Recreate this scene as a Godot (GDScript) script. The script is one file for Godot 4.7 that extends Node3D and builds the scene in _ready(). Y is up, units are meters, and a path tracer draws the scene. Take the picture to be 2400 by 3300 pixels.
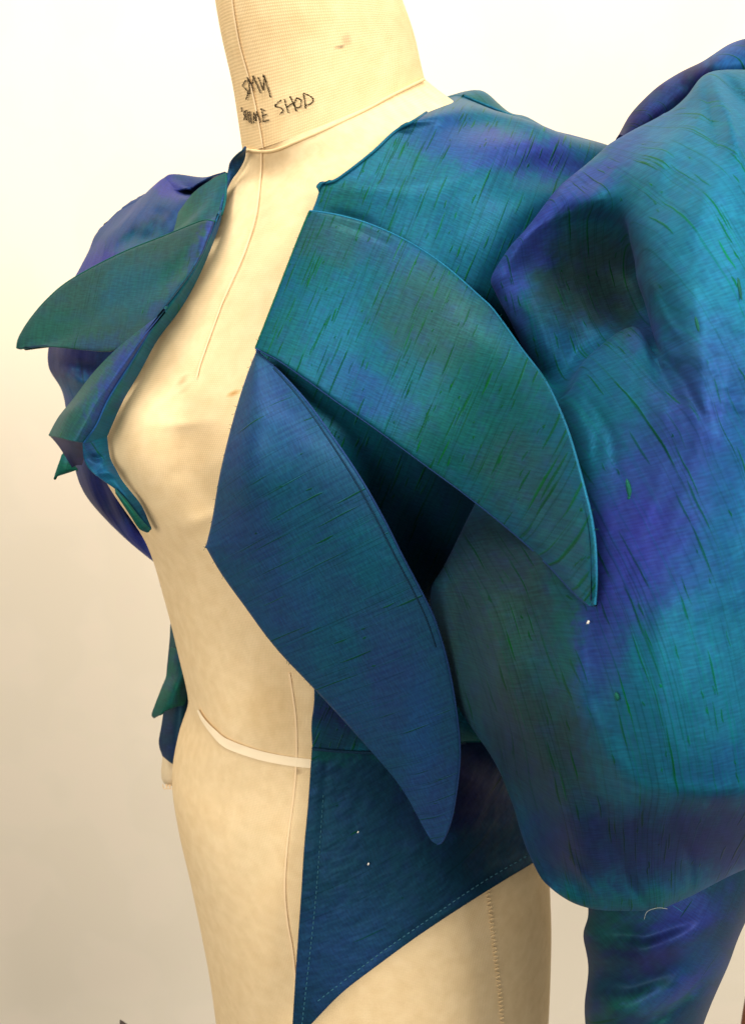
extends Node3D
# A dress form wearing a shot-silk jacket with leaf-shaped lapels and puffed sleeves, in front of a pale wall.
# Shapes are modelled as control rails [across, down, distance]: a direction from the tripod and a distance in metres,
# turned into points of the world by spot(); every shape is closed and has its own thickness and depth.

const FOV := 58.0
const MID_X := 824.5
const MID_Y := 1133.5
var K := tan(deg_to_rad(FOV / 2.0)) / MID_Y
var eye := Transform3D(Basis(Vector3.RIGHT, deg_to_rad(-18.0)), Vector3(0, 1.45, 0))
var eye_inv := eye.affine_inverse()
var warp := FastNoiseLite.new()
var mottle := FastNoiseLite.new()
var depth := PackedFloat32Array()          # distance of the form's surface, one cell per 4 units
const DW := 430
const DH := 610
var M := {}

# ---------------------------------------------------------------- palette (linear, shot-silk colours; the darkest also paint in shade, the brightest sheen)
const PAL := {
	"t": Vector3(.008, .148, .245), "b": Vector3(.018, .112, .330), "v": Vector3(.046, .050, .390), "g": Vector3(.010, .140, .100),
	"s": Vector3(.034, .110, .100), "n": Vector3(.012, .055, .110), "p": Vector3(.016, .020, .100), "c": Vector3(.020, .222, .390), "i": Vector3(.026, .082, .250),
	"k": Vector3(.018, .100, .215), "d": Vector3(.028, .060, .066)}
const TINT := Vector3(.30, .28, 1.0)


func _ready() -> void:
	var cam := Camera3D.new()
	cam.name = "camera"
	cam.fov = FOV
	cam.near = 0.02
	cam.far = 30.0
	cam.transform = eye
	var lens := CameraAttributesPhysical.new()
	lens.frustum_focal_length = 12.0 / tan(deg_to_rad(FOV / 2.0))
	lens.frustum_focus_distance = .56
	lens.exposure_aperture = 10.0
	lens.frustum_near = .02
	lens.frustum_far = 30.0
	cam.attributes = lens
	add_child(cam)
	var we := WorldEnvironment.new()
	we.name = "environment"
	var env := Environment.new()
	env.background_mode = Environment.BG_COLOR
	env.background_color = Color(.24, .235, .225).linear_to_srgb()
	env.tonemap_mode = Environment.TONE_MAPPER_LINEAR
	env.tonemap_exposure = 1.0
	env.sdfgi_enabled = true
	env.ssao_enabled = true
	env.ssil_enabled = true
	we.environment = env
	add_child(we)
	area_light("window_light", Vector3(2.0, 2.75, 1.25), Vector3(.0, 1.2, -.7), Vector2(1.3, 1.3), Color(1, .975, .93), 10.8)
	area_light("ceiling_light", Vector3(-.3, 2.75, -.25), Vector3(-.1, 1.4, -1.3), Vector2(1.4, .5), Color(1, .975, .93), 2.9)
	area_light("added_fill_light", Vector3(-1.2, 1.75, 1.5), Vector3(-.1, .8, -1.0), Vector2(1.2, 1.2), Color(1, .96, .90), 4.3)  # added fill lamp, no window behind it; lifts wall and lower form

	warp.seed = 3
	warp.frequency = .011
	mottle.seed = 8
	mottle.frequency = .02
	make_materials()
	make_wall()
	make_form()
	make_jacket()
	make_bits()


func area_light(called: String, at: Vector3, to: Vector3, size: Vector2, col: Color, energy: float) -> void:
	var l := AreaLight3D.new()
	l.name = called
	l.area_size = size
	l.light_color = col
	l.light_energy = energy
	l.shadow_enabled = true
	l.area_range = 12.0
	l.area_attenuation = 2.0
	add_child(l)
	l.look_at_from_position(at, to, Vector3.UP)


# ---------------------------------------------------------------- geometry helpers
func spot(q: Vector3) -> Vector3:
	return eye * Vector3((q.x - MID_X) * K * q.z, (MID_Y - q.y) * K * q.z, -q.z)


func pix(p: Vector3) -> Vector3:
	var q := eye_inv * p
	return Vector3(q.x / (-q.z) / K + MID_X, MID_Y - q.y / (-q.z) / K, -q.z)


func cr(a: Vector3, b: Vector3, c: Vector3, d: Vector3, t: float) -> Vector3:
	return .5 * (2.0 * b + (c - a) * t + (2.0 * a - 5.0 * b + 4.0 * c - d) * t * t + (3.0 * b - a - 3.0 * c + d) * t * t * t)


func at_curve(p: Array, t: float) -> Vector3:
	var n := p.size()
	var i := clampi(int(floor(t)), 0, n - 2)
	return cr(p[maxi(i - 1, 0)], p[i], p[i + 1], p[mini(i + 2, n - 1)], t - i)


func vec(c: Array) -> Vector3:
	var d: float = c[2] if c.size() > 2 else .01
	if d < .25:                                # near zero: that far in front of the form
		d = body(c[0], c[1]) - d
	return Vector3(c[0], c[1], d)


func rail(ctrl: Array, n: int) -> Array:
	var p := []
	for c in ctrl:
		p.append(c if c is Vector3 else vec(c))
	if p.size() == 1:
		p.append(p[0])
	var dense := []
	var lens := [0.0]
	for s in range(0, (p.size() - 1) * 12 + 1):
		var q := at_curve(p, s / 12.0)
		if s > 0:
			lens.append(lens[-1] + maxf(1e-4, (q - dense[-1]).length() + absf(q.z - dense[-1].z) * 1500.0))
		dense.append(q)
	var out := []
	var k := 0
	for i in n + 1:
		var want: float = lens[-1] * i / n
		while k < dense.size() - 2 and lens[k + 1] < want:
			k += 1
		var f: float = clampf((want - lens[k]) / (lens[k + 1] - lens[k]), 0, 1)
		out.append((dense[k] as Vector3).lerp(dense[k + 1], f))
	return out


func loft(rails: Array, nu: int, nv: int) -> Array:
	var rr := []
	for r in rails:
		rr.append(rail(r, nu))
	var grid := []
	for j in nv + 1:
		var row := []
		var t := float(j) / nv * (rr.size() - 1)
		for i in nu + 1:
			var col := [rr[maxi(int(t) - 1, 0)][i], rr[mini(int(t), rr.size() - 1)][i], rr[mini(int(t) + 1, rr.size() - 1)][i], rr[mini(int(t) + 2, rr.size() - 1)][i]]
			row.append(cr(col[0], col[1], col[2], col[3], t - floor(t)) if t < rr.size() - 1 else rr[-1][i])
		grid.append(row)
	return grid


func near_path(path: Array, x: float, y: float) -> Vector2:
	# distance to a polyline and how far along it (0..1)
	var best := Vector2(1e9, 0)
	var q := Vector2(x, y)
	for k in path.size() - 1:
		var a := Vector2(path[k][0], path[k][1])
		var b := Vector2(path[k + 1][0], path[k + 1][1])
		var f := clampf((q - a).dot(b - a) / maxf((b - a).length_squared(), 1e-6), 0, 1)
		var d := q.distance_to(a.lerp(b, f))
		if d < best.x:
			best = Vector2(d, (k + f) / (path.size() - 1))
	return best


func sculpt(x: float, y: float, strokes: Array) -> float:
	# each stroke: {p: path, w: width, h: height in metres towards the viewer, one: only on that side}
	var up := 0.0
	for s in strokes:
		var box: Rect2 = s.box
		if not box.has_point(Vector2(x, y)):
			continue
		var n := near_path(s.p, x, y)
		var ends: float = sin(PI * clampf(n.y, .04, .96)) if s.get("taper", true) and s.p.size() > 1 else 1.0
		up += s.h * exp(-n.x * n.x / (s.w * s.w)) * (sqrt(ends) if ends < 1 else 1.0)
	return up


func boxed(strokes: Array) -> Array:
	for s in strokes:
		if s.p.size() == 1:
			s.p = [s.p[0], [s.p[0][0] + .1, s.p[0][1]]]
			s.taper = false
		var b := Rect2(s.p[0][0], s.p[0][1], 0, 0)
		for q in s.p:
			b = b.expand(Vector2(q[0], q[1]))
		s.box = b.grow(s.w * 2.6)
	return strokes


func dye_and_shade(x: float, y: float, base: String, blobs: Array, patchy: float) -> Color:
	var c: Vector3 = PAL[base]
	var wx := x + 34.0 * warp.get_noise_2d(x, y) + 20.0 * mottle.get_noise_2d(x * 4.0, y * 2.0)
	var wy := y + 34.0 * warp.get_noise_2d(x + 900.0, y) + 20.0 * mottle.get_noise_2d(x * 4.0 + 500.0, y * 2.0)
	for b in blobs:
		var dx: float = wx - b[0]
		var dy: float = wy - b[1]
		var a := deg_to_rad(b[4])
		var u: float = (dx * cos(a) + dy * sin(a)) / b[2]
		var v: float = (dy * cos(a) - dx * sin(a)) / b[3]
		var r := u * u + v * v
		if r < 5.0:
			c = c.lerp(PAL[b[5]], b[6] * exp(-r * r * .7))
	var m := mottle.get_noise_2d(x * .9, y * .9) * patchy
	c = c.lerp(PAL["v"], clampf(m, 0, .5)) if m > 0 else c.lerp(PAL["g"], clampf(-m * .8, 0, .5))
	c = c / TINT
	return Color(pow(c.x, 1 / 2.2), pow(minf(c.y, 1), 1 / 2.2), pow(minf(c.z, 1), 1 / 2.2))


func part(called: String, st: ArrayMesh, mat: Material, parent: Node3D) -> MeshInstance3D:
	var o := MeshInstance3D.new()
	o.name = called
	o.mesh = st
	o.material_override = null
	st.surface_set_material(0, mat)
	parent.add_child(o, true)
	return o


func thing(called: String, label: String, category: String, at: Vector3, group := "") -> Node3D:
	var o := Node3D.new()
	o.name = called
	o.position = at
	o.set_meta("label", label)
	o.set_meta("category", category)
	if group:
		o.set_meta("group", group)
	add_child(o, true)
	return o


func sheet(pos: Array, uvs: Array, cols: Array, thick: float, origin: Vector3, wrap_u := false) -> ArrayMesh:
	# a grid of points as cloth of that thickness: front, back and rim; front is the side turned to the viewer
	var nv := pos.size()
	var nu: int = pos[0].size()
	var nrm := []
	var facing := 0.0
	for j in nv:
		var row := []
		for i in nu:
			var i0 := (i - 1 + nu - 1) % (nu - 1) if wrap_u else maxi(i - 1, 0)
			var i1 := (i + 1) % (nu - 1) if wrap_u else mini(i + 1, nu - 1)
			var du: Vector3 = pos[j][i1] - pos[j][i0]
			var dv: Vector3 = pos[mini(j + 1, nv - 1)][i] - pos[maxi(j - 1, 0)][i]
			var n := du.cross(dv)
			n = n.normalized() if n.length_squared() > 1e-16 else Vector3.ZERO
			row.append(n)
			facing += n.dot((eye.origin - pos[j][i]).normalized())
		nrm.append(row)
	var sgn := 1.0 if facing >= 0 or wrap_u else -1.0
	if wrap_u:
		var c := Vector3.ZERO
		for q in pos[nv / 2]:
			c += q
		c /= nu
		sgn = 1.0 if (nrm[nv / 2][0] as Vector3).dot(pos[nv / 2][0] - c) > 0 else -1.0
	var v := PackedVector3Array()
	var n := PackedVector3Array()
	var uv := PackedVector2Array()
	var co := PackedColorArray()
	var idx := PackedInt32Array()
	var sides := 2 if thick > 0 else 1
	for s in sides:
		for j in nv:
			for i in nu:
				var m: Vector3 = nrm[j][i] * sgn
				v.append(pos[j][i] - origin - (m * thick if s == 1 else Vector3.ZERO))
				n.append(m if s == 0 else -m)
				uv.append(uvs[j][i])
				co.append(cols[j][i])
		var o := s * nv * nu
		for j in nv - 1:
			for i in nu - 1:
				var a := o + j * nu + i
				if (s == 0) == (sgn > 0):
					idx.append_array([a, a + nu, a + 1, a + 1, a + nu, a + nu + 1])
				else:
					idx.append_array([a, a + 1, a + nu, a + 1, a + nu + 1, a + nu])
	if sides == 2:
		var loop := []
		for i in nu:
			loop.append([0, i])
		for j in range(1, nv):
			loop.append([j, nu - 1])
		for i in range(nu - 2, -1, -1):
			loop.append([nv - 1, i])
		for j in range(nv - 2, -1, -1):
			loop.append([j, 0])
		if wrap_u:
			loop = []
		var b := v.size()
		for k in loop.size():
			var j: int = loop[k][0]
			var i: int = loop[k][1]
			var j2: int = loop[(k + 1) % loop.size()][0]
			var i2: int = loop[(k + 1) % loop.size()][1]
			var along: Vector3 = pos[j2][i2] - pos[j][i]
			var out: Vector3 = along.cross(nrm[j][i] * sgn).normalized()
			var mid := Vector3.ZERO
			mid = pos[clampi(j, 1, nv - 2)][clampi(i, 1, nu - 2)]
			if out.dot(pos[j][i] - mid) < 0:
				out = -out
			var m: Vector3 = nrm[j][i] * sgn
			for s in 3:
				v.append(pos[j][i] - origin - m * thick * s * .5 + (out * thick * .45 if s == 1 else Vector3.ZERO))
				n.append((m * (1 - s) + out).normalized())
				uv.append(uvs[j][i])
				co.append(cols[j][i])
		for k in loop.size():
			var a := b + k * 3
			var c := b + ((k + 1) % loop.size()) * 3
			var good: bool = (v[a + 2] - v[a]).cross(v[c] - v[a]).dot(n[a + 1]) > 0
			for s in 2:
				if good:
					idx.append_array([a + s, c + s, a + s + 1, c + s, c + s + 1, a + s + 1])
				else:
					idx.append_array([a + s, a + s + 1, c + s, c + s, a + s + 1, c + s + 1])
	var arr := []
	arr.resize(Mesh.ARRAY_MAX)
	arr[Mesh.ARRAY_VERTEX] = v
	arr[Mesh.ARRAY_NORMAL] = n
	arr[Mesh.ARRAY_TEX_UV] = uv
	arr[Mesh.ARRAY_COLOR] = co
	arr[Mesh.ARRAY_INDEX] = idx
	var mesh := ArrayMesh.new()
	mesh.add_surface_from_arrays(Mesh.PRIMITIVE_TRIANGLES, arr)
	return mesh


func cloth(called: String, parent: Node3D, rails: Array, o: Dictionary) -> Array:
	# o: nu, nv, base, blobs, strokes, grain (degrees, or "loft"), mat, thick, patchy, round (turn the left edge back), pillow
	if o.get("round", false):
		var more := []
		for r in rails:
			var first := vec(r[0])
			var last := vec(r[-1])
			more.append([[first.x + 150, first.y, first.z + .11], [first.x + 28, first.y, first.z + .035]] + r + [[last.x + 10, last.y, last.z + .06], [last.x - 60, last.y, last.z + .14]])
		rails = more
	var nu: int = o.get("nu", 70)
	var nv: int = o.get("nv", 70)
	var grid := loft(rails, nu, nv)
	for k in o.get("smooth", 0):
		var old := []
		for row in grid:
			old.append(row.duplicate())
		for j in range(1, nv):
			for i in range(1, nu):
				if k >= 2 and old[j][i].x < 1470:
					continue
				grid[j][i] = old[j][i] * .4 + (old[j - 1][i] + old[j + 1][i] + old[j][i - 1] + old[j][i + 1]) * .15
	var strokes := boxed(o.get("strokes", []))
	var pos := []
	var uvs := []
	var cols := []
	var turn := deg_to_rad(o.grain) if not o.grain is String else 0.0
	var size: Vector2 = o.get("size", Vector2(.5, .5))
	for j in nv + 1:
		var pr := []
		var ur := []
		var cc := []
		for i in nu + 1:
			var q: Vector3 = grid[j][i]
			if strokes:
				q.z -= sculpt(q.x, q.y, strokes)
			if o.has("ripple"):
				q.z += o.ripple * (warp.get_noise_2d(i * 7.0, j * 1.6) + 2.2 * warp.get_noise_2d(i * 2.6 + 300.0, j * 1.5) + .35 * mottle.get_noise_2d(i * 14.0, j * 3.0))
			if o.has("pillow"):
				var e: float = minf(minf(i, nu - i) / float(nu), minf(j, nv - j) / float(nv) * 1.0)
				q.z += .0016 * exp(-e * o.pillow)
			pr.append(spot(q))
			if o.grain is String:
				ur.append(Vector2(size.x * j / nv, size.y * i / nu) / .22)
			else:
				var m := Vector2((q.x - MID_X) * K * q.z, (q.y - MID_Y) * K * q.z)
				ur.append(Vector2(m.x * cos(turn) + m.y * sin(turn), m.y * cos(turn) - m.x * sin(turn)) / .22)
			cc.append(dye_and_shade(q.x, q.y, o.base, o.get("blobs", []), o.get("patchy", .3)))
		pos.append(pr)
		uvs.append(ur)
		cols.append(cc)
	var mi := part(called, sheet(pos, uvs, cols, o.get("thick", .0016), parent.global_position), M[o.get("mat", "slub")], parent)
	return [mi, pos]


func tube(pts: Array, r: float, origin: Vector3, col: Color, taper := false, sides := 6) -> ArrayMesh:
	var pos := []
	var uvs := []
	var cols := []
	var side := Vector3.ZERO
	for k in pts.size():
		var t: Vector3 = (pts[mini(k + 1, pts.size() - 1)] - pts[maxi(k - 1, 0)]).normalized()
		if side == Vector3.ZERO:
			side = t.cross(Vector3(.3, .4, .86)).normalized()
		side = (side - t * side.dot(t)).normalized()
		var up := t.cross(side)
		var rr := r * (maxf(.08, sqrt(sin(PI * clampf(float(k) / (pts.size() - 1), .003, .997)))) if taper else 1.0)
		var a := []
		var b := []
		var c := []
		for s in sides + 1:
			var w := TAU * s / sides
			a.append(pts[k] + (side * cos(w) + up * sin(w)) * rr)
			b.append(Vector2(k * .01, s * .01))
			c.append(col)
		pos.append(a)
		uvs.append(b)
		cols.append(c)
	return sheet(pos, uvs, cols, 0, origin, true)


func edge(grid: Array, which: String) -> Array:
	var out := []
	match which:
		"top": out = grid[0].duplicate()
		"bottom": out = grid[-1].duplicate()
		"left":
			for row in grid: out.append(row[0])
		"right":
			for row in grid: out.append(row[-1])
	return out


func flat_color(k: String) -> Color:
	var c: Vector3 = PAL[k] / TINT
	return Color(pow(c.x, 1 / 2.2), pow(c.y, 1 / 2.2), pow(c.z, 1 / 2.2))


# ---------------------------------------------------------------- materials
func silk_maps(rng_seed: int, slubs: int, longest: int, wide: float, lines: int, weave: float) -> Array:
	var n := 1024
	var fn := FastNoiseLite.new()
	fn.seed = rng_seed
	fn.frequency = .09
	fn.fractal_octaves = 3
	var along := fn.get_seamless_image(96, n)
	along.resize(n, n, Image.INTERPOLATE_CUBIC)
	fn.seed = rng_seed + 50
	fn.frequency = .16
	var across := fn.get_seamless_image(n, 160)
	across.resize(n, n, Image.INTERPOLATE_CUBIC)
	along.convert(Image.FORMAT_L8)
	across.convert(Image.FORMAT_L8)
	var a := along.get_data()
	var b := across.get_data()
	var rgb := PackedByteArray()
	rgb.resize(n * n * 3)
	var hgt := PackedByteArray()
	hgt.resize(n * n)
	for i in n * n:
		var s := (a[i] - 128) * weave
		var c := (b[i] - 128) * .19
		var v := 206.0 + s + c
		rgb[i * 3] = clampi(int(v - c * .6), 0, 255)
		rgb[i * 3 + 1] = clampi(int(v + s * .35), 0, 255)
		rgb[i * 3 + 2] = clampi(int(v - s * .35), 0, 255)
		hgt[i] = clampi(int(92.0 + s * .55 + c * .7), 0, 255)
	var rng := RandomNumberGenerator.new()
	rng.seed = rng_seed
	for k in slubs + lines:
		var thin := k >= slubs
		var len := rng.randi_range(200, 900) if thin else int(rng.randf_range(.2, 1.0) ** 2.6 * longest * 1.7) + 5
		var w := rng.randf_range(.7, 1.5) if thin else rng.randf_range(.3, 1.0) * wide
		var y0 := rng.randf() * n
		var tail := int(len * rng.randf_range(1.0, 3.5)) if not thin and rng.randf() < .6 else 0
		var x0 := rng.randi_range(0, n)
		var deep := rng.randf_range(.08, .42) if thin else rng.randf_range(.55, 1.0)
		var light := rng.randf() < (.45 if thin else .15)
		for x in len:
			var f := float(x) / len
			var half := w * (pow(sin(PI * f), .6) if not thin else 1.0) * (.75 + .5 * rng.randf())
			var yc := y0 + (sin(f * 5.0 + k) * .8 if not thin else 0.0)
			for y in range(int(yc - half - 1), int(yc + half + 2)):
				var e := clampf(half + .5 - absf(y - yc), 0, 1) * deep
				if e <= 0:
					continue
				var i := posmod(y, n) * n + posmod(x0 + x, n)
				if thin:
					rgb[i * 3] = int(rgb[i * 3] * (1 - .55 * e))
					rgb[i * 3 + 1] = int(lerpf(rgb[i * 3 + 1], 245 if light else 120, e * .6))
					rgb[i * 3 + 2] = int(rgb[i * 3 + 2] * (1 - (.15 if light else .42) * e))
				else:
					rgb[i * 3] = int(rgb[i * 3] * (1 - .6 * e))
					rgb[i * 3 + 1] = int(lerpf(rgb[i * 3 + 1], 226 if light else 188, e))
					rgb[i * 3 + 2] = int(rgb[i * 3 + 2] * (1 - .5 * e))
				hgt[i] = clampi(hgt[i] + int(e * (45 if thin else 110)), 0, 255)
		for x in range(-tail, len + tail):             # the slub runs out into its own thread
			var fade := (1.0 - clampf(maxf(-x, x - len) / maxf(tail, 1), 0, 1)) * .55 if tail else 0.0
			var i := posmod(int(y0), n) * n + posmod(x0 + x, n)
			rgb[i * 3] = int(rgb[i * 3] * (1 - .5 * fade))
			rgb[i * 3 + 1] = int(lerpf(rgb[i * 3 + 1], 170, fade))
			rgb[i * 3 + 2] = int(rgb[i * 3 + 2] * (1 - .5 * fade))
			hgt[i] = clampi(hgt[i] + int(40 * fade), 0, 255)
	var im := Image.create_from_data(n, n, false, Image.FORMAT_RGB8, rgb)
	var ih := Image.create_from_data(n, n, false, Image.FORMAT_L8, hgt)
	return [ImageTexture.create_from_image(im), ImageTexture.create_from_image(ih)]


func silk(called: String, maps: Array, rough: float, metal: float, relief: float) -> StandardMaterial3D:
	var m := StandardMaterial3D.new()
	m.resource_name = called
	m.albedo_color = Color(TINT.x, TINT.y, TINT.z).linear_to_srgb()
	m.vertex_color_use_as_albedo = true
	m.vertex_color_is_srgb = true
	m.albedo_texture = maps[0]
	m.roughness = rough
	m.metallic = metal
	m.metallic_specular = .22
	m.rim_enabled = true
	m.rim = .10
	m.rim_tint = 1.0
	m.heightmap_enabled = true
	m.heightmap_texture = maps[1]
	m.heightmap_scale = relief
	m.cull_mode = BaseMaterial3D.CULL_DISABLED
	return m


func canvas_maps(rng_seed: int, threads: int, rough: float) -> Array:
	var n := 1024
	var fn := FastNoiseLite.new()
	fn.seed = rng_seed
	fn.frequency = .012
	fn.fractal_octaves = 5
	var soil := fn.get_seamless_image(n, n)
	soil.convert(Image.FORMAT_L8)
	var s := soil.get_data()
	var rgb := PackedByteArray()
	rgb.resize(n * n * 3)
	var hgt := PackedByteArray()
	hgt.resize(n * n)
	var rng := RandomNumberGenerator.new()
	rng.seed = rng_seed
	var wx := []
	for i in n:
		wx.append(.5 + .5 * sin(TAU * i * threads / n))
	for y in n:
		for x in n:
			var i := y * n + x
			var over: bool = ((x * threads * 2 / n) + (y * threads * 2 / n)) % 2 == 0
			var h: float = (wx[x] * .7 + .3 if over else wx[y] * .7 + .3) * (wx[y] if over else wx[x])
			var q := (s[i] - 128) * .05
			var v: float = 240.0 + q + (h - .4) * rough + rng.randf_range(-5, 5)
			rgb[i * 3] = clampi(int(v), 0, 255)
			rgb[i * 3 + 1] = clampi(int(v + q * .25), 0, 255)
			rgb[i * 3 + 2] = clampi(int(v + q * .7 - 2), 0, 255)
			hgt[i] = clampi(int(60 + 150 * h), 0, 255)
	return [ImageTexture.create_from_image(Image.create_from_data(n, n, false, Image.FORMAT_RGB8, rgb)), ImageTexture.create_from_image(Image.create_from_data(n, n, false, Image.FORMAT_L8, hgt))]


func plain(called: String, c: Color, rough: float, metal := 0.0) -> StandardMaterial3D:
	var m := StandardMaterial3D.new()
	m.resource_name = called
	m.albedo_color = c.linear_to_srgb()
	m.roughness = rough
	m.metallic = metal
	return m


func linen(called: String, maps: Array, relief: float) -> StandardMaterial3D:
	var m := plain(called, Color(1, 1, 1), .85)
	m.albedo_texture = maps[0]
	m.vertex_color_use_as_albedo = true
	m.vertex_color_is_srgb = true
	m.heightmap_enabled = true
	m.heightmap_texture = maps[1]
	m.heightmap_scale = relief
	m.metallic_specular = .25
	return m


func make_materials() -> void:
	M.slub = silk("slubbed silk", silk_maps(11, 420, 78, 2.5, 90, .09), .48, .25, .05)
	M.lines = silk("ribbed silk", silk_maps(23, 60, 110, 3.0, 75, .12), .50, .25, .05)
	M.puff = silk("sleeve silk", silk_maps(37, 300, 74, 2.2, 120, .08), .54, .28, .03)
	M.smooth = silk("fine silk", silk_maps(41, 30, 60, 2.4, 16, .10), .52, .25, .02)
	var cr_noise := FastNoiseLite.new()
	cr_noise.seed = 5
	cr_noise.frequency = .03
	cr_noise.fractal_octaves = 3
	var ci := cr_noise.get_seamless_image(256, 512)
	ci.resize(512, 512)
	ci.convert(Image.FORMAT_L8)
	M.crinkle = silk("crinkled silk", [silk_maps(53, 14, 110, 3.5, 10, .10)[0], ImageTexture.create_from_image(ci)], .5, .2, .14)
	M.crinkle.metallic_specular = .1
	M.puff.metallic_specular = .13
	M.crinkle.rim = 0.0
	M.linen = linen("linen", canvas_maps(5, 150, 22), .015)
	M.canvas = linen("canvas", canvas_maps(9, 150, 34), .03)
	M.tape = plain("cotton tape", Color(.93, .77, .53), .85)
	M.cord = plain("seam thread", Color(.72, .53, .28), .9)
	M.seam = plain("seam groove", Color(.86, .64, .385), .95)
	M.ink = plain("marker ink", Color(.36, .29, .22), .9)
	M.thread = plain("teal thread", Color(.014, .10, .15), .6)
	M.lint = plain("white lint", Color(.8, .74, .66), .8)
	M.hair = plain("grey hair", Color(.30, .32, .30), .8)
	M.dark = plain("dark tip", Color(.05, .035, .03), .7)
	M.wood = plain("reddish wood", Color(.14, .045, .02), .5)


# ---------------------------------------------------------------- setting
func make_wall() -> void:
	var o := MeshInstance3D.new()
	o.name = "wall"
	var b := BoxMesh.new()
	b.size = Vector3(9, 8, .1)
	o.mesh = b
	o.position = Vector3(0, .6, -1.36)
	var m := plain("painted wall", Color(.84, .745, .60), .9)
	var fn := FastNoiseLite.new()
	fn.seed = 12
	fn.frequency = .006
	fn.fractal_octaves = 4
	var cloudy := NoiseTexture2D.new()
	cloudy.noise = fn
	cloudy.seamless = true
	cloudy.width = 512
	cloudy.height = 512
	var ramp := Gradient.new()
	ramp.offsets = [0.0, .42, .5, .58, 1.0]
	ramp.colors = [Color(.988, .987, .985), Color(.99, .99, .988), Color(.995, .995, .994), Color(1, .999, .997), Color.WHITE]
	cloudy.color_ramp = ramp
	m.albedo_texture = cloudy
	m.uv1_triplanar = true
	m.uv1_scale = Vector3(1.1, 1.1, 1.1)
	b.material = m
	o.set_meta("kind", "structure")
	o.set_meta("label", "pale cream painted wall behind the dress form")
	add_child(o)


# ---------------------------------------------------------------- the dress form
func centre_depth(h: float, y: float) -> float:
	return h / (cos(deg_to_rad(18.0)) + (MID_Y - y) * K * sin(deg_to_rad(18.0)))


func rings(rows: Array, nv: int, nu: int, strokes: Array) -> Array:
	# rows: [left x, left y, right x, right y, distance on the ground, half depth, turn] -> rings of points
	var a := []
	var b := []
	var c := []
	for r in rows:
		a.append(Vector3(r[0], r[1], centre_depth(r[4] + r[6], r[1])))
		b.append(Vector3(r[2], r[3], centre_depth(r[4] - r[6], r[3])))
		c.append(Vector3(r[5], r[7] if r.size() > 7 else 0.0, 0))
	var out := []
	for j in nv + 1:
		var t := float(j) / nv * (rows.size() - 1)
		var l := spot(at_curve(a, t))
		var r := spot(at_curve(b, t))
		var half := at_curve(c, t).x
		var drop := at_curve(c, t).y
		var mid := (l + r) / 2
		var side := (r - l) / 2
		var front := Vector3(-side.z, 0, side.x).normalized()
		if front.dot(eye.origin - mid) < 0:
			front = -front
		var row := []
		for i in nu + 1:
			var w := TAU * i / nu
			var p: Vector3 = mid - side * cos(w) + (front * half - Vector3(0, drop, 0)) * sin(w)
			if strokes and sin(w) > -.1:
				var q := pix(p)
				q.z -= sculpt(q.x, q.y, strokes) * clampf(sin(w) * 3.0 + .3, 0, 1)
				p = spot(q)
			row.append(p)
		out.append(row)
	return out


func into_depth(pos: Array) -> void:
	for j in pos.size() - 1:
		for i in pos[0].size() - 1:
			var q := [pix(pos[j][i]), pix(pos[j][i + 1]), pix(pos[j + 1][i + 1]), pix(pos[j + 1][i])]
			var lo := Vector2(minf(minf(q[0].x, q[1].x), minf(q[2].x, q[3].x)), minf(minf(q[0].y, q[1].y), minf(q[2].y, q[3].y))) / 4.0
			var hi := Vector2(maxf(maxf(q[0].x, q[1].x), maxf(q[2].x, q[3].x)), maxf(maxf(q[0].y, q[1].y), maxf(q[2].y, q[3].y))) / 4.0
			var z: float = (q[0].z + q[1].z + q[2].z + q[3].z) / 4
			for y in range(maxi(0, int(floor(lo.y)) + 10), mini(DH - 1, int(ceil(hi.y)) + 10) + 1):
				for x in range(maxi(0, int(floor(lo.x))), mini(DW - 1, int(ceil(hi.x))) + 1):
					if z < depth[y * DW + x]:
						depth[y * DW + x] = z


func body(x: float, y: float) -> float:
	var u := clampf(x / 4.0, 0, DW - 2)
	var v := clampf(y / 4.0 + 10, 0, DH - 2)
	var i := int(v) * DW + int(u)
	return lerpf(lerpf(depth[i], depth[i + 1], u - int(u)), lerpf(depth[i + DW], depth[i + DW + 1], u - int(u)), v - int(v))


func smooth_depth() -> void:
	# fill what the form does not cover with the nearest value of its row, then soften
	for y in DH:
		var first := -1
		var last := -1
		for x in DW:
			if depth[y * DW + x] < 9:
				if first < 0: first = x
				last = x
		if first < 0:
			for x in DW:
				depth[y * DW + x] = depth[maxi(y - 1, 0) * DW + x] if y > 0 else .7
			continue
		for x in DW:
			if x < first: depth[y * DW + x] = depth[y * DW + first]
			elif x > last: depth[y * DW + x] = depth[y * DW + last]
			elif depth[y * DW + x] > 9: depth[y * DW + x] = depth[y * DW + x - 1]
	for pass_ in 2:
		var d := depth.duplicate()
		for y in range(1, DH - 1):
			for x in range(1, DW - 1):
				var i := y * DW + x
				depth[i] = (d[i] * 2 + d[i - 1] + d[i + 1] + d[i - DW] + d[i + DW]) / 6.0


func tan_color(x: float, y: float, spots: Array, base: Vector3) -> Color:
	var c := base
	var m := warp.get_noise_2d(x * .5, y * .5) * .045 + mottle.get_noise_2d(x * 1.2, y * 1.2) * .03
	c *= Vector3(1 + m * .4, 1 + m * .8, 1 + m * 1.4)
	for s in spots:
		var dx: float = (x - s[0]) / s[2]
		var dy: float = (y - s[1]) / s[3]
		var r := dx * dx + dy * dy
		if r < 4:
			c = c.lerp(s[4], exp(-r * r) * s[5])
	return Color(pow(minf(c.x, 1), 1 / 2.2), pow(minf(c.y, 1), 1 / 2.2), pow(minf(c.z, 1), 1 / 2.2))


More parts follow.
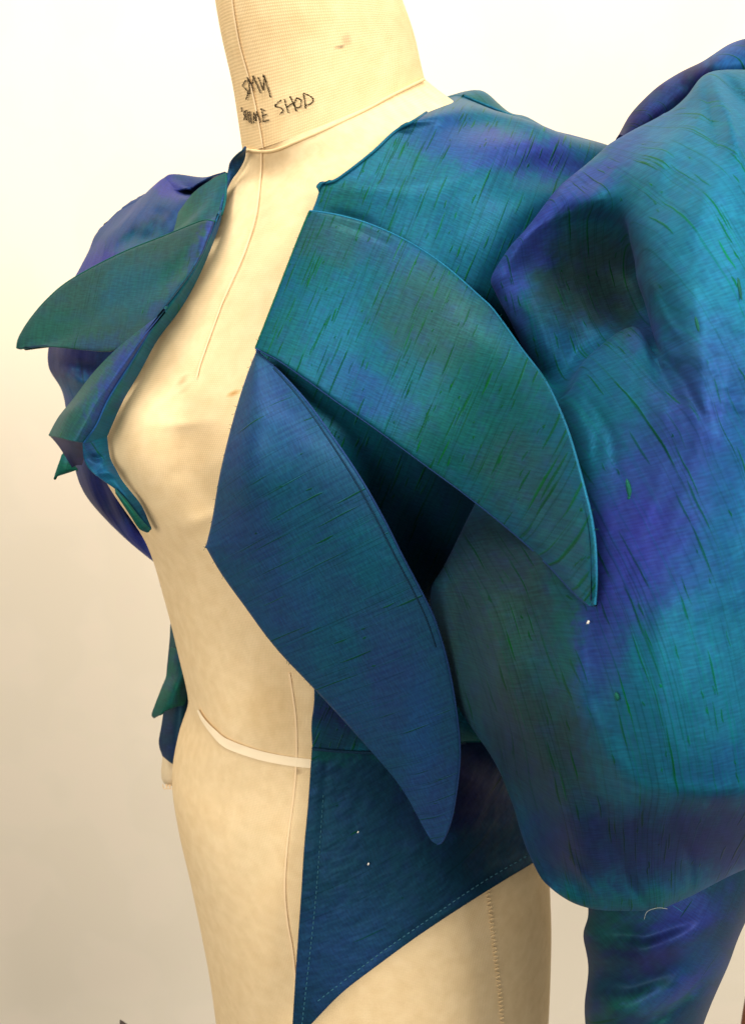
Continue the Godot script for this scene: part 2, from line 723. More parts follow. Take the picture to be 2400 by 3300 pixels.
func ring_part(called: String, pos: Array, mat: Material, parent: Node3D, base: Vector3, spots: Array, spread: float) -> void:
	var uvs := []
	var cols := []
	var v := 0.0
	for j in pos.size():
		var a := []
		var b := []
		if j: v += (pos[j][0] - pos[j - 1][0]).length() * .5 + (pos[j][pos[0].size() / 2] - pos[j - 1][pos[0].size() / 2]).length() * .5
		for i in pos[0].size():
			a.append(Vector2(float(i) / (pos[0].size() - 1) * spread, v) / .22)
			var q := pix(pos[j][i])
			b.append(tan_color(q.x, q.y, spots, base))
		uvs.append(a)
		cols.append(b)
	part(called, sheet(pos, uvs, cols, 0, parent.global_position, true), mat, parent)


func on_form(path: Array, lift: float, step := 4.0) -> Array:
	var ctrl := []
	for p in path:
		ctrl.append(Vector3(p[0], p[1], .5))
	var total := 0.0
	for k in ctrl.size() - 1:
		total += (ctrl[k + 1] - ctrl[k]).length()
	var pts := rail(ctrl, maxi(4, int(total / step)))
	var out := []
	for q in pts:
		out.append(spot(Vector3(q.x, q.y, body(q.x, q.y) - lift)))
	return out


func ribbon(path: Array, half: float, lift: float, mat: Material, called: String, parent: Node3D, narrow := 1.0) -> void:
	var ctrl := []
	for p in path:
		ctrl.append(Vector3(p[0], p[1], .5))
	var pts := rail(ctrl, 40)
	var pos := []
	var uvs := []
	var cols := []
	for w in [-1.0, -.5, 0.0, .5, 1.0]:
		var row := []
		var a := []
		var b := []
		for k in pts.size():
			var t: Vector3 = (pts[mini(k + 1, pts.size() - 1)] - pts[maxi(k - 1, 0)]).normalized()
			var q: Vector3 = pts[k] + Vector3(-t.y, t.x, 0) * half * w * lerpf(narrow, 1.0, clampf(k / 12.0, 0, 1))
			row.append(spot(Vector3(q.x, q.y, body(q.x, q.y) - lift)))
			a.append(Vector2(k, w))
			b.append(Color.WHITE)
		pos.append(row)
		uvs.append(a)
		cols.append(b)
	part(called, sheet(pos, uvs, cols, 0, parent.global_position), mat, parent)


func make_form() -> void:
	depth.resize(DW * DH)
	depth.fill(99.0)
	var form := thing("dress_form", "tan linen dress form without head, marker writing on its neck", "dress form", Vector3(.03, .75, -.70))
	var neck := rings([[470, -60, 872, -60, .685, .058, .0], [478, 0, 890, 0, .685, .058, .0], [492, 80, 908, 50, .685, .058, .0, .002], [515, 180, 920, 90, .685, .058, .0, .006], [531, 260, 930, 135, .685, .059, .005, .010], [545, 330, 938, 176, .685, .060, .01, .0135]], 150, 150, [])
	var torso := rings([
		[545, 330, 938, 176, .685, .060, .01, .0135], [540, 348, 975, 205, .685, .062, .01, .0125], [524, 385, 1060, 262, .69, .070, .015, .010], [490, 450, 1190, 330, .695, .084, .02, .005], [440, 540, 1230, 440, .70, .096, .025], [380, 640, 1215, 580, .70, .104, .025],
		[310, 770, 1180, 740, .70, .112, .02], [248, 880, 1150, 880, .70, .118, .02], [219, 960, 1125, 960, .70, .120, .02], [262, 1045, 1095, 1045, .70, .116, .02], [336, 1165, 1060, 1165, .70, .108, .015], [375, 1300, 1015, 1300, .70, .100, .01], [403, 1410, 985, 1410, .70, .097, .01],
		[424, 1500, 975, 1500, .70, .096, .01], [423, 1545, 990, 1545, .70, .097, .01], [402, 1610, 1050, 1610, .70, .104, .01], [390, 1690, 1120, 1690, .70, .116, .01], [403, 1780, 1175, 1780, .70, .126, .01], [429, 1890, 1208, 1890, .70, .132, .01], [452, 2000, 1217, 2000, .70, .134, .01], [472, 2110, 1217, 2110, .70, .134, .01], [492, 2267, 1210, 2267, .70, .132, .01], [510, 2420, 1195, 2420, .70, .128, .01]],
		330, 190, boxed([
			{"p": [[620, 985]], "w": 150.0, "h": .030}, {"p": [[415, 930], [425, 1040], [470, 1150]], "w": 55.0, "h": -.016}, {"p": [[300, 930]], "w": 80.0, "h": .012},
			{"p": [[577, 335], [565, 480], [500, 650], [440, 830]], "w": 30.0, "h": -.004}, {"p": [[590, 380]], "w": 45.0, "h": -.006}, {"p": [[500, 1640]], "w": 90.0, "h": .008}]))
	into_depth(neck)
	into_depth(torso)
	smooth_depth()
	var tan_ := Vector3(.88, .668, .395)
	var brown := Vector3(.42, .24, .10)
	var rust := Vector3(.52, .26, .06)
	ring_part("neck", neck, M.canvas, form, Vector3(.85, .62, .34), [[752, 104, 7, 4, Vector3(.10, .06, .05), .8], [768, 88, 10, 14, Vector3(.35, .22, .14), .4], [588, 113, 3, 4, Vector3(.1, .07, .05), .8], [640, 60, 60, 40, Vector3(.70, .49, .25), .5]], .40)
	ring_part("torso", torso, M.linen, form, tan_, [[405, 847, 6, 21, brown, .55], [518, 872, 6, 9, rust, .85], [470, 395, 40, 60, Vector3(.74, .5, .3), .3], [400, 988, 5, 5, brown, .6], [663, 1707, 7, 7, Vector3(.3, .19, .1), .7], [622, 1250, 40, 20, Vector3(.72, .52, .27), .4], [600, 1570, 60, 70, Vector3(.72, .50, .25), .5], [560, 1880, 50, 90, Vector3(.84, .66, .40), .6]], .95)
	# seams and tape
	part("neck_seam", tube(on_form([[541, 331], [575, 335], [610, 332], [660, 312], [720, 286], [800, 248], [870, 210], [938, 176]], -.0004), .0011, form.global_position, Color.WHITE), M.cord, form)
	ribbon([[510, -40], [516, 20], [530, 100], [555, 190], [572, 270], [582, 328]], 1.3, .00025, M.seam, "seam", form)
	ribbon([[578, 338], [576, 400], [565, 480], [540, 560], [500, 650], [480, 702], [445, 800], [436, 835]], 1.3, .00025, M.seam, "seam", form)
	ribbon([[640, 1490], [648, 1540], [655, 1600], [656, 1680], [650, 1762], [637, 1861], [630, 1961], [636, 2041], [648, 2111], [655, 2200], [658, 2290]], 2.0, .00025, M.seam, "seam", form)
	ribbon([[438, 1572], [450, 1594], [470, 1618], [500, 1645], [560, 1668], [620, 1682], [690, 1691], [740, 1694]], 10.0, .00035, M.tape, "waist_tape", form, .2)
	# stitched side seam
	var st := SurfaceTool.new()
	st.begin(Mesh.PRIMITIVE_TRIANGLES)
	var side := on_form([[1078, 1960], [1086, 2030], [1092, 2080], [1100, 2150], [1106, 2200], [1112, 2280]], .0006, 9.0)
	for k in side.size() - 1:
		var jit := Vector3(.0016, .0002, 0) * (1 if k % 2 else -1)
		st.append_from(tube([side[k] - jit, side[k].lerp(side[k + 1], .3) + jit], .0004, form.global_position, Color.WHITE), 0, Transform3D())
	var sm := part("side_stitching", st.commit(), M.cord, form)
	sm.set_meta("kind", "stuff")
	lettering(form)
	# the padded arm that shows below the far sleeve
	var arm := []
	for r in [[362, 1640, 20.0], [360, 1680, 23.0], [361, 1706, 26.0], [366, 1724, 25.0], [372, 1734, 20.0], [373, 1739, 11.0], [374, 1740, 1.0]]:
		var row := []
		for i in 21:
			var w := TAU * i / 20
			row.append(spot(Vector3(383 - r[2] * cos(w), r[1], .872 - .018 * sin(w) * r[2] / 26.0)))
		arm.append(row)
	ring_part("padded_arm", arm, M.linen, form, Vector3(.80, .64, .42), [], .2)
	var lace := SurfaceTool.new()
	lace.begin(Mesh.PRIMITIVE_TRIANGLES)
	for k in 4:
		var loop := []
		for i in 9:
			var w := PI * i / 8
			loop.append(spot(Vector3(366 + k * 7 - 5.0 * cos(w), 1736 + 11.0 * sin(w), .856)))
		lace.append_from(tube(loop, .0005, form.global_position, Color.WHITE, false, 5), 0, Transform3D())
	var lm := part("lace_edge", lace.commit(), M.seam, form)
	lm.set_meta("kind", "stuff")


func lettering(form: Node3D) -> void:
	# worn hand-lettering: each stroke a row of small ink patches that lie on the neck's canvas, some worn off
	var strokes := [
		[[470, 360], [437, 415], [468, 452], [492, 488], [486, 530], [470, 560]],
		[[485, 330], [505, 410], [512, 500]], [[488, 332], [530, 405], [550, 470]], [[548, 315], [540, 400]], [[548, 315], [585, 400], [625, 490]],
		[[600, 325], [628, 395], [655, 465]], [[655, 300], [662, 380], [655, 462]], [[660, 310], [700, 430], [732, 540]],
		[[425, 650], [428, 690]], [[465, 685], [447, 710], [462, 745], [447, 780]], [[466, 690], [480, 782]], [[455, 688], [485, 684]], [[490, 690], [512, 812]], [[512, 690], [532, 815]],
		[[556, 700], [556, 808]], [[556, 700], [578, 790]], [[578, 790], [586, 690]], [[586, 690], [625, 805]], [[632, 660], [648, 730], [655, 802]], [[632, 662], [672, 682]], [[642, 738], [692, 722]], [[655, 802], [714, 778]],
		[[845, 570], [780, 630], [845, 652], [862, 690], [830, 720]], [[878, 560], [900, 640], [920, 702]], [[940, 530], [975, 610], [1008, 690]], [[900, 642], [965, 605]],
		[[1012, 545], [985, 600], [1000, 648], [1045, 640], [1055, 570], [1012, 545]], [[1080, 500], [1095, 580], [1105, 660]], [[1080, 496], [1150, 525], [1185, 570], [1150, 612], [1092, 622]]]
	var rng := RandomNumberGenerator.new()
	rng.seed = 4
	var st := SurfaceTool.new()
	st.begin(Mesh.PRIMITIVE_TRIANGLES)
	for s in strokes:
		var ctrl := []
		for p in s:
			ctrl.append(Vector3((650 + p[0] / 3.298) * .687, (150 + p[1] / 3.298) * .687, .5))
		var total := 0.0
		for k in ctrl.size() - 1:
			total += (ctrl[k + 1] - ctrl[k]).length()
		var pts := rail(ctrl, maxi(3, int(total / 1.1)))
		for k in pts.size():
			var t: Vector3 = (pts[mini(k + 1, pts.size() - 1)] - pts[maxi(k - 1, 0)]).normalized()
			var n := Vector3(-t.y, t.x, 0)
			for w in [-1.3, -.45, .45, 1.3]:
				if rng.randf() < (.5 if absf(w) > 1 else .26):
					continue
				var q: Vector3 = pts[k] + n * (w + rng.randf_range(-.3, .3))
				var c := []
				for d in [t * .8 + n * .6, t * .8 - n * .6, -t * .8 - n * .6, -t * .8 + n * .6]:
					var r: Vector3 = q + d * rng.randf_range(.7, 1.2)
					c.append(spot(Vector3(r.x, r.y, body(r.x, r.y) - .0007)) - form.global_position)
				for i in [0, 1, 2, 0, 2, 3]:
					st.set_normal((eye.origin - c[0] - form.global_position).normalized())
					st.add_vertex(c[i])
	var o := part("lettering", st.commit(), M.ink, form)
	o.set_meta("label", "hand-lettered marker words SMU COSTUME SHOP, worn")


# ---------------------------------------------------------------- the jacket
func make_jacket() -> void:
	var J := thing("jacket", "teal and violet silk jacket with leaf-shaped lapels and puffed sleeves, worn open", "jacket", Vector3(.05, 1.0, -.68))
	near_bodice(J)
	near_sleeve(J)
	near_lapels(J)
	far_side(J)


func piping(called: String, pts: Array, r: float, col: String, parent: Node3D, lift := .0) -> void:
	var p := []
	for q in pts:
		p.append(q + (eye.origin - q).normalized() * lift)
	part(called, tube(p, r, parent.global_position, flat_color(col)), M.smooth, parent)


func near_bodice(J: Node3D) -> void:
	cloth("back_yoke", J, [
		[[985, 222, .69], [1030, 215, .70], [1120, 260, .71], [1250, 310, .71], [1380, 350, .70]],
		[[988, 214, .665], [1024, 203, .668], [1055, 199, .668], [1079, 207, .668], [1125, 247, .665], [1165, 258, .66], [1215, 285, .655], [1270, 300, .65], [1334, 318, .64], [1400, 340, .635]],
		[[989, 217, .653], [1015, 213, .653], [1060, 228, .650], [1110, 252, .647], [1165, 275, .641], [1250, 302, .633], [1345, 328, .620], [1410, 360, .62]],
		[[991, 240, .662], [1015, 236, .662], [1060, 250, .660], [1110, 274, .657], [1165, 296, .652], [1250, 324, .645], [1345, 350, .635], [1410, 380, .635]]],
		{"nu": 80, "nv": 24, "base": "t", "grain": 60.0, "blobs": [[1060, 225, 60, 30, 0, "g", .6], [1250, 300, 60, 12, 15, "v", .5]]})
	var g := cloth("bodice_front", J, [
		[[986, 217, .650], [1000, 214, .650], [1015, 211, .650], [1020, 212, .650]],
		[[925, 262, .012], [985, 245, .014], [1060, 236, .02], [1110, 250, .645], [1130, 258, .645]],
		[[875, 291, .010], [970, 285, .014], [1080, 275, .02], [1180, 272, .03], [1235, 296, .632]],
		[[824, 338, .010], [960, 330, .016], [1100, 320, .028], [1220, 318, .04], [1345, 326, .612]],
		[[750, 395, .009], [900, 390, .018], [1060, 380, .03], [1220, 380, .04], [1400, 400, .612]],
		[[713, 411, .008], [715, 412, .008], [860, 420, .02], [1020, 430, .032], [1200, 430, .042], [1400, 440, .612]],
		[[700, 446, .008], [850, 465, .02], [1000, 480, .032], [1180, 490, .042], [1390, 500, .612]],
		[[665, 540, .008], [850, 560, .02], [1000, 570, .032], [1160, 580, .04], [1330, 600, .61]],
		[[610, 690, .010], [800, 700, .018], [1000, 710, .028], [1150, 710, .035], [1290, 720, .61]],
		[[572, 790, .012], [750, 830, .012], [1000, 860, .018], [1150, 870, .02], [1260, 900, .64]],
		[[590, 1000, .016], [750, 1000, .010], [950, 1030, .014], [1100, 1050, .030], [1220, 1100, .68]],
		[[640, 1200, .01], [800, 1200, .005], [940, 1210, .010], [1000, 1215, .018], [1060, 1225, .045], [1180, 1300, .70]],
		[[690, 1420, .006], [800, 1420, .005], [900, 1420, .005], [980, 1420, .005], [1060, 1430, .74]],
		[[698, 1540, .006], [800, 1545, .006], [900, 1545, .006], [980, 1545, .006], [1080, 1550, .755]],
		[[692, 1604, .007], [800, 1610, .007], [900, 1610, .007], [1010, 1605, .007], [1100, 1600, .75]],
		[[694, 1658, .010], [800, 1662, .010], [900, 1655, .010], [1020, 1642, .010], [1120, 1640, .75]]],
		{"nu": 90, "nv": 180, "base": "t", "grain": 112.0, "patchy": .22,
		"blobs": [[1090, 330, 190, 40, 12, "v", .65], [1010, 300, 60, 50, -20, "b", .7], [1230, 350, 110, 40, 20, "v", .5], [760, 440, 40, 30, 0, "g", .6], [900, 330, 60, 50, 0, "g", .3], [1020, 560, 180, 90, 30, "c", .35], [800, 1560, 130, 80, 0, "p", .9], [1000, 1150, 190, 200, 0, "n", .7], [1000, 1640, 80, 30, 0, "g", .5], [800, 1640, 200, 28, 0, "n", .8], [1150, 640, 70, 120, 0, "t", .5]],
		"strokes": [{"p": [[712, 470], [760, 480], [830, 500]], "w": 14.0, "h": -.003}]})
	# the neckline's turned edge
	var nl := []
	for j in range(2, 57):
		nl.append(g[1][j][0])
	piping("neckline_edge", nl, .0010, "t", J, .0004)
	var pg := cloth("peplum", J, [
		[[692, 1652, .010], [850, 1660, .010], [1020, 1640, .010], [1120, 1640, .75]],
		[[684, 1770, .014], [850, 1775, .014], [1020, 1735, .014], [1150, 1720, .014]],
		[[674, 1880, .018], [840, 1870, .018], [1015, 1800, .018], [1180, 1780, .018]],
		[[667, 1990, .022], [830, 1960, .022], [1010, 1870, .022], [1190, 1820, .022]],
		[[657, 2130, .026], [830, 2055, .026], [1010, 1940, .024], [1195, 1865, .02]],
		[[645, 2312, .030], [690, 2266, .030], [755, 2200, .030], [824, 2146, .030], [934, 2066, .028], [1064, 1981, .026], [1174, 1914, .022], [1230, 1880, .02]]],
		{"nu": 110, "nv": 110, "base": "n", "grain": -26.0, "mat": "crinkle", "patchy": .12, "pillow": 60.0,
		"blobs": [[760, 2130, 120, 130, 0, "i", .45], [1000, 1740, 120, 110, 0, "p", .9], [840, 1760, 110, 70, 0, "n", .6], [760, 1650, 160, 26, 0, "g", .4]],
		"strokes": [{"p": [[722, 1690], [712, 1850], [702, 1960], [690, 2120], [676, 2262]], "w": 7.0, "h": -.0012, "taper": false}, {"p": [[700, 2215], [830, 2116], [940, 2038], [1060, 1955], [1180, 1888]], "w": 6.0, "h": -.0010, "taper": false},
			{"p": [[930, 1790], [1000, 1810], [1090, 1790]], "w": 12.0, "h": .0012}, {"p": [[960, 1840], [1030, 1850], [1100, 1830]], "w": 10.0, "h": .0010}, {"p": [[900, 1900], [960, 1890], [1050, 1880]], "w": 9.0, "h": -.001}, {"p": [[720, 1820], [800, 1830], [860, 1815]], "w": 14.0, "h": .0010}]})
	var seam := []
	for q in [[692, 1658], [760, 1664], [850, 1666], [950, 1656], [1030, 1645]]:
		seam.append(Vector3(q[0], q[1], body(q[0], q[1]) - .0115))
	var sp := []
	for q in rail(seam, 40): sp.append(spot(q))
	part("waist_seam", tube(sp, .0010, J.global_position, flat_color("n")), M.smooth, J)
	# topstitching along the front edge and the hem: single stitches too small to count
	stitches("topstitching", J, pg[1], [[[716, 1760], [706, 1900], [697, 2010], [684, 2130], [668, 2275]], [[704, 2216], [830, 2119], [940, 2041], [1060, 1958], [1170, 1893]]])


func stitches(called: String, parent: Node3D, grid: Array, paths: Array) -> void:
	var st := SurfaceTool.new()
	st.begin(Mesh.PRIMITIVE_TRIANGLES)
	var flat := []
	for row in grid:
		for p in row:
			flat.append(pix(p))
	for path in paths:
		var ctrl := []
		for p in path:
			ctrl.append(Vector3(p[0], p[1], .5))
		var pts := rail(ctrl, 46)
		for k in pts.size() - 1:
			var a: Vector3 = pts[k]
			var b: Vector3 = a.lerp(pts[k + 1], .5)
			var best := 1e9
			for q in flat:
				var d: float = absf(q.x - a.x) + absf(q.y - a.y)
				if d < best:
					best = d
					a.z = q.z - .0005
			b.z = a.z
			st.append_from(tube([spot(a), spot(a.lerp(b, .5) - Vector3(0, 0, .0003)), spot(b)], .00034, parent.global_position, Color.WHITE, false, 5), 0, Transform3D())
	var o := part(called, st.commit(), M.thread, parent)
	o.set_meta("kind", "stuff")


func near_sleeve(J: Node3D) -> void:
	var S := Node3D.new()
	S.name = "near_sleeve"
	S.name = "puffed_sleeve"
	J.add_child(S, true)
	S.set_meta("label", "large near puffed sleeve with a deep fold at the shoulder")
	# back half behind the fold at the top
	cloth("sleeve_back", S, [
		[[1340, 420, .62], [1400, 420, .64], [1500, 420, .66], [1640, 400, .66], [1800, 400, .66]],
		[[1360, 330, .60], [1400, 318, .61], [1470, 300, .625], [1560, 250, .63], [1650, 230, .63], [1800, 250, .63]],
		[[1374, 302, .59], [1400, 255, .595], [1450, 205, .60], [1500, 173, .605], [1550, 150, .60], [1575, 135, .60], [1625, 103, .595], [1680, 96, .59], [1800, 130, .59]],
		[[1385, 310, .575], [1410, 285, .578], [1460, 240, .58], [1510, 200, .58], [1552, 170, .57], [1590, 150, .56], [1640, 140, .56], [1700, 150, .56], [1800, 180, .56]],
		[[1400, 350, .590], [1440, 330, .60], [1490, 300, .60], [1550, 270, .60], [1600, 250, .60], [1650, 250, .60], [1700, 260, .60], [1800, 280, .60]]],
		{"nu": 70, "nv": 60, "base": "p", "grain": 40.0, "mat": "puff", "blobs": [[1620, 120, 60, 40, 0, "b", .9], [1460, 215, 60, 25, -35, "i", .5]]})
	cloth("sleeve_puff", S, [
		[[1352, 345, .60], [1420, 310, .61], [1490, 275, .61], [1540, 235, .60], [1575, 200, .59], [1680, 200, .58], [1790, 210, .57], [1930, 260, .58]],
		[[1345, 322, .56], [1400, 288, .552], [1470, 250, .545], [1525, 201, .535], [1553, 155, .535], [1640, 146, .525], [1750, 160, .52], [1900, 220, .55]],
		[[1310, 352, .545], [1370, 322, .53], [1450, 290, .515], [1530, 250, .50], [1580, 215, .495], [1660, 215, .485], [1770, 230, .48], [1930, 280, .54]],
		[[1235, 415, .537], [1300, 395, .52], [1380, 370, .50], [1470, 340, .475], [1560, 320, .46], [1660, 315, .45], [1790, 320, .455], [1940, 350, .53]],
		[[1165, 505, .545], [1240, 468, .525], [1310, 450, .507], [1365, 452, .495], [1410, 462, .474], [1480, 455, .452], [1590, 430, .432], [1760, 440, .435], [1950, 480, .53]],
		[[1125, 550, .545], [1190, 520, .533], [1260, 500, .526], [1340, 500, .522], [1392, 520, .510], [1395, 528, .484], [1450, 530, .450], [1580, 540, .422], [1760, 560, .425], [1950, 590, .53]],
		[[1088, 612, .547], [1150, 600, .540], [1250, 590, .541], [1360, 600, .545], [1420, 612, .532], [1408, 615, .482], [1450, 620, .447], [1580, 640, .412], [1760, 660, .42], [1950, 690, .53]],
		[[1098, 650, .550], [1170, 658, .536], [1260, 662, .539], [1370, 680, .543], [1446, 690, .526], [1432, 692, .476], [1470, 700, .442], [1590, 722, .406], [1770, 740, .418], [1950, 760, .53]],
		[[1130, 712, .553], [1200, 714, .532], [1290, 716, .532], [1390, 720, .532], [1458, 735, .508], [1444, 740, .470], [1480, 750, .436], [1592, 768, .402], [1770, 780, .416], [1950, 800, .53]],
		[[1170, 800, .56], [1215, 800, .536], [1295, 765, .528], [1395, 736, .515], [1448, 768, .472], [1480, 785, .432], [1593, 803, .399], [1770, 812, .414], [1950, 830, .53]],
		[[1170, 800, .565], [1225, 850, .535], [1300, 800, .513], [1400, 732, .494], [1446, 782, .463], [1485, 815, .429], [1595, 838, .3965], [1770, 845, .412], [1950, 860, .53]],
		[[1165, 815, .565], [1240, 868, .515], [1298, 792, .489], [1400, 723, .474], [1450, 796, .453], [1492, 845, .425], [1597, 870, .394], [1770, 875, .411], [1950, 890, .53]],
		[[1160, 850, .57], [1240, 885, .505], [1295, 815, .477], [1395, 765, .462], [1455, 835, .438], [1503, 880, .417], [1600, 905, .392], [1770, 910, .41], [1950, 920, .53]],
		[[1150, 880, .57], [1200, 900, .520], [1265, 885, .476], [1350, 860, .452], [1460, 900, .417], [1530, 930, .402], [1602, 950, .390], [1780, 955, .41], [1950, 965, .53]],
		[[1120, 980, .56], [1190, 990, .510], [1270, 1000, .460], [1360, 1000, .432], [1470, 1020, .408], [1610, 1040, .388], [1790, 1050, .41], [1950, 1060, .53]],
		[[1054, 1113, .59], [1130, 1130, .530], [1230, 1150, .462], [1330, 1150, .428], [1470, 1150, .402], [1620, 1155, .386], [1800, 1155, .41], [1950, 1155, .53]],
		[[985, 1251, .60], [1060, 1260, .535], [1160, 1270, .475], [1240, 1280, .452], [1310, 1290, .423], [1440, 1290, .398], [1610, 1290, .384], [1800, 1290, .41], [1950, 1290, .53]],
		[[953, 1312, .605], [1010, 1325, .56], [1100, 1340, .487], [1200, 1350, .462], [1282, 1360, .430], [1400, 1380, .402], [1570, 1380, .386], [1790, 1380, .41], [1950, 1380, .53]],
		[[965, 1420, .61], [1030, 1440, .565], [1110, 1470, .487], [1200, 1490, .465], [1278, 1505, .437], [1400, 1510, .405], [1570, 1510, .390], [1790, 1500, .415], [1950, 1500, .53]],
		[[1005, 1550, .63], [1070, 1590, .570], [1150, 1610, .492], [1230, 1630, .470], [1305, 1640, .445], [1420, 1640, .413], [1580, 1630, .398], [1790, 1620, .42], [1950, 1600, .53]],
		[[1090, 1680, .62], [1150, 1715, .560], [1220, 1740, .493], [1300, 1750, .470], [1390, 1755, .440], [1500, 1755, .420], [1630, 1755, .412], [1790, 1740, .43], [1950, 1720, .53]],
		[[1128, 1765, .615], [1180, 1800, .56], [1250, 1825, .500], [1340, 1840, .482], [1430, 1840, .467], [1540, 1830, .452], [1660, 1820, .445], [1800, 1800, .46], [1950, 1770, .54]],
		[[1165, 1880, .60], [1215, 1910, .555], [1290, 1925, .516], [1370, 1925, .505], [1460, 1915, .497], [1560, 1895, .490], [1670, 1875, .487], [1800, 1850, .50], [1950, 1820, .55]],
		[[1205, 1952, .565], [1250, 1990, .545], [1305, 2010, .538], [1375, 2014, .535], [1450, 2012, .533], [1500, 1999, .532], [1575, 1960, .532], [1649, 1925, .535], [1800, 1880, .55], [1950, 1850, .57]],
		[[1250, 1930, .60], [1290, 1970, .59], [1330, 1990, .585], [1380, 1998, .58], [1450, 1996, .58], [1500, 1985, .58], [1575, 1950, .58], [1649, 1915, .585], [1800, 1870, .60], [1950, 1840, .62]]],
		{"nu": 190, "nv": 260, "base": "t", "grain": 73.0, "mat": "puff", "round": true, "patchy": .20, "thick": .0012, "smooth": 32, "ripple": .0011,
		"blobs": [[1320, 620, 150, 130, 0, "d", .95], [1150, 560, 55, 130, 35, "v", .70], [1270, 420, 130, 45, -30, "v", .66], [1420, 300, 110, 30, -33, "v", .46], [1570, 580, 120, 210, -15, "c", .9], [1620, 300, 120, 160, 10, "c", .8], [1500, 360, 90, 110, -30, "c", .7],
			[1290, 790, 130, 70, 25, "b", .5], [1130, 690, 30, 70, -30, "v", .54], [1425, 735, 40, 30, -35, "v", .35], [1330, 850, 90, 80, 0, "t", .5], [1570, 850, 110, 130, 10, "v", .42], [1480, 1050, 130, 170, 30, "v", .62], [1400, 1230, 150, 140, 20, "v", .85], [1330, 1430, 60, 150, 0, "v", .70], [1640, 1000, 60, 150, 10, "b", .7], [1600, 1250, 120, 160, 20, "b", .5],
			[1560, 1500, 160, 160, 0, "c", .8], [1430, 1620, 150, 110, 30, "c", .7], [1600, 1700, 70, 50, 0, "b", .6], [1110, 1300, 150, 190, 0, "d", .95], [1080, 1480, 120, 170, -20, "s", .8], [1250, 1420, 30, 180, 0, "g", .6], [1190, 1660, 120, 170, -30, "d", .9], [1350, 1870, 220, 90, 0, "p", .85], [1600, 1850, 120, 80, -10, "p", .8], [1450, 2000, 250, 25, 0, "g", .5]],  # dark blobs paint shade on underside and left, bright ones the lit sheen
		"strokes": [{"p": [[1110, 600], [1165, 510], [1250, 440], [1350, 430]], "w": 26.0, "h": .008},
			{"p": [[1284, 1340], [1278, 1450], [1290, 1560], [1340, 1670], [1410, 1740]], "w": 26.0, "h": .007}, {"p": [[1570, 160], [1610, 250], [1640, 360]], "w": 9.0, "h": .0035}, {"p": [[1580, 150], [1650, 230], [1700, 330]], "w": 9.0, "h": -.0035}, {"p": [[1558, 170], [1570, 260], [1590, 350]], "w": 8.0, "h": -.003}, {"p": [[1455, 770], [1520, 850], [1560, 940]], "w": 10.0, "h": -.0035}, {"p": [[1270, 900], [1300, 960], [1310, 1040]], "w": 9.0, "h": .003}, {"p": [[1300, 880], [1350, 960], [1370, 1060]], "w": 10.0, "h": -.003}, {"p": [[1440, 620], [1470, 700], [1520, 770]], "w": 9.0, "h": .0025}, {"p": [[1380, 1900], [1400, 1960], [1430, 2005]], "w": 9.0, "h": -.003}, {"p": [[1520, 1880], [1530, 1940], [1530, 1990]], "w": 9.0, "h": -.003}, {"p": [[1250, 1880], [1290, 1940], [1330, 1990]], "w": 9.0, "h": .003}, {"p": [[1060, 1330], [1080, 1480], [1140, 1640]], "w": 12.0, "h": .003},
			{"p": [[1640, 700], [1610, 900], [1560, 1100]], "w": 40.0, "h": -.006}, {"p": [[1500, 620], [1540, 800], [1530, 950]], "w": 40.0, "h": .006}, {"p": [[1450, 1750], [1560, 1765], [1700, 1750]], "w": 26.0, "h": .006}, {"p": [[1060, 1130], [1040, 1250], [1080, 1420]], "w": 30.0, "h": .005}, {"p": [[1150, 1330], [1130, 1480], [1180, 1640]], "w": 28.0, "h": -.003}, {"p": [[1560, 170], [1610, 260], [1640, 360]], "w": 22.0, "h": .006}, {"p": [[1600, 160], [1660, 240]], "w": 14.0, "h": -.006}]})
	# knots and heavy slub threads standing proud of the weave
	slub(S, [[1622, 540, .4205], [1626, 590, .416], [1634, 630, .411], [1641, 665, .4075]], .0011)
	slub(S, [[1386, 1060, .4195], [1391, 1080, .4185], [1394, 1098, .418], [1393, 1110, .4185]], .0013)
	slub(S, [[1388, 1100, .4183], [1395, 1104, .4178], [1400, 1102, .4183]], .0010)
	slub(S, [[1538, 700, .409], [1546, 735, .407]], .0008)
	slub(S, [[1362, 1532, .4135], [1366, 1545, .413], [1364, 1552, .4135]], .0012)
	stray(S, [[1121, 1628, .548], [1140, 1640, .540], [1155, 1660, .535], [1167, 1690, .534]], M.hair)
	stray(S, [[1425, 2035, .53], [1432, 2018, .529], [1455, 2010, .529], [1476, 2012, .53]], M.hair)
	stray(S, [[1488, 2005, .53], [1500, 2012, .529], [1510, 2019, .529]], M.smooth)
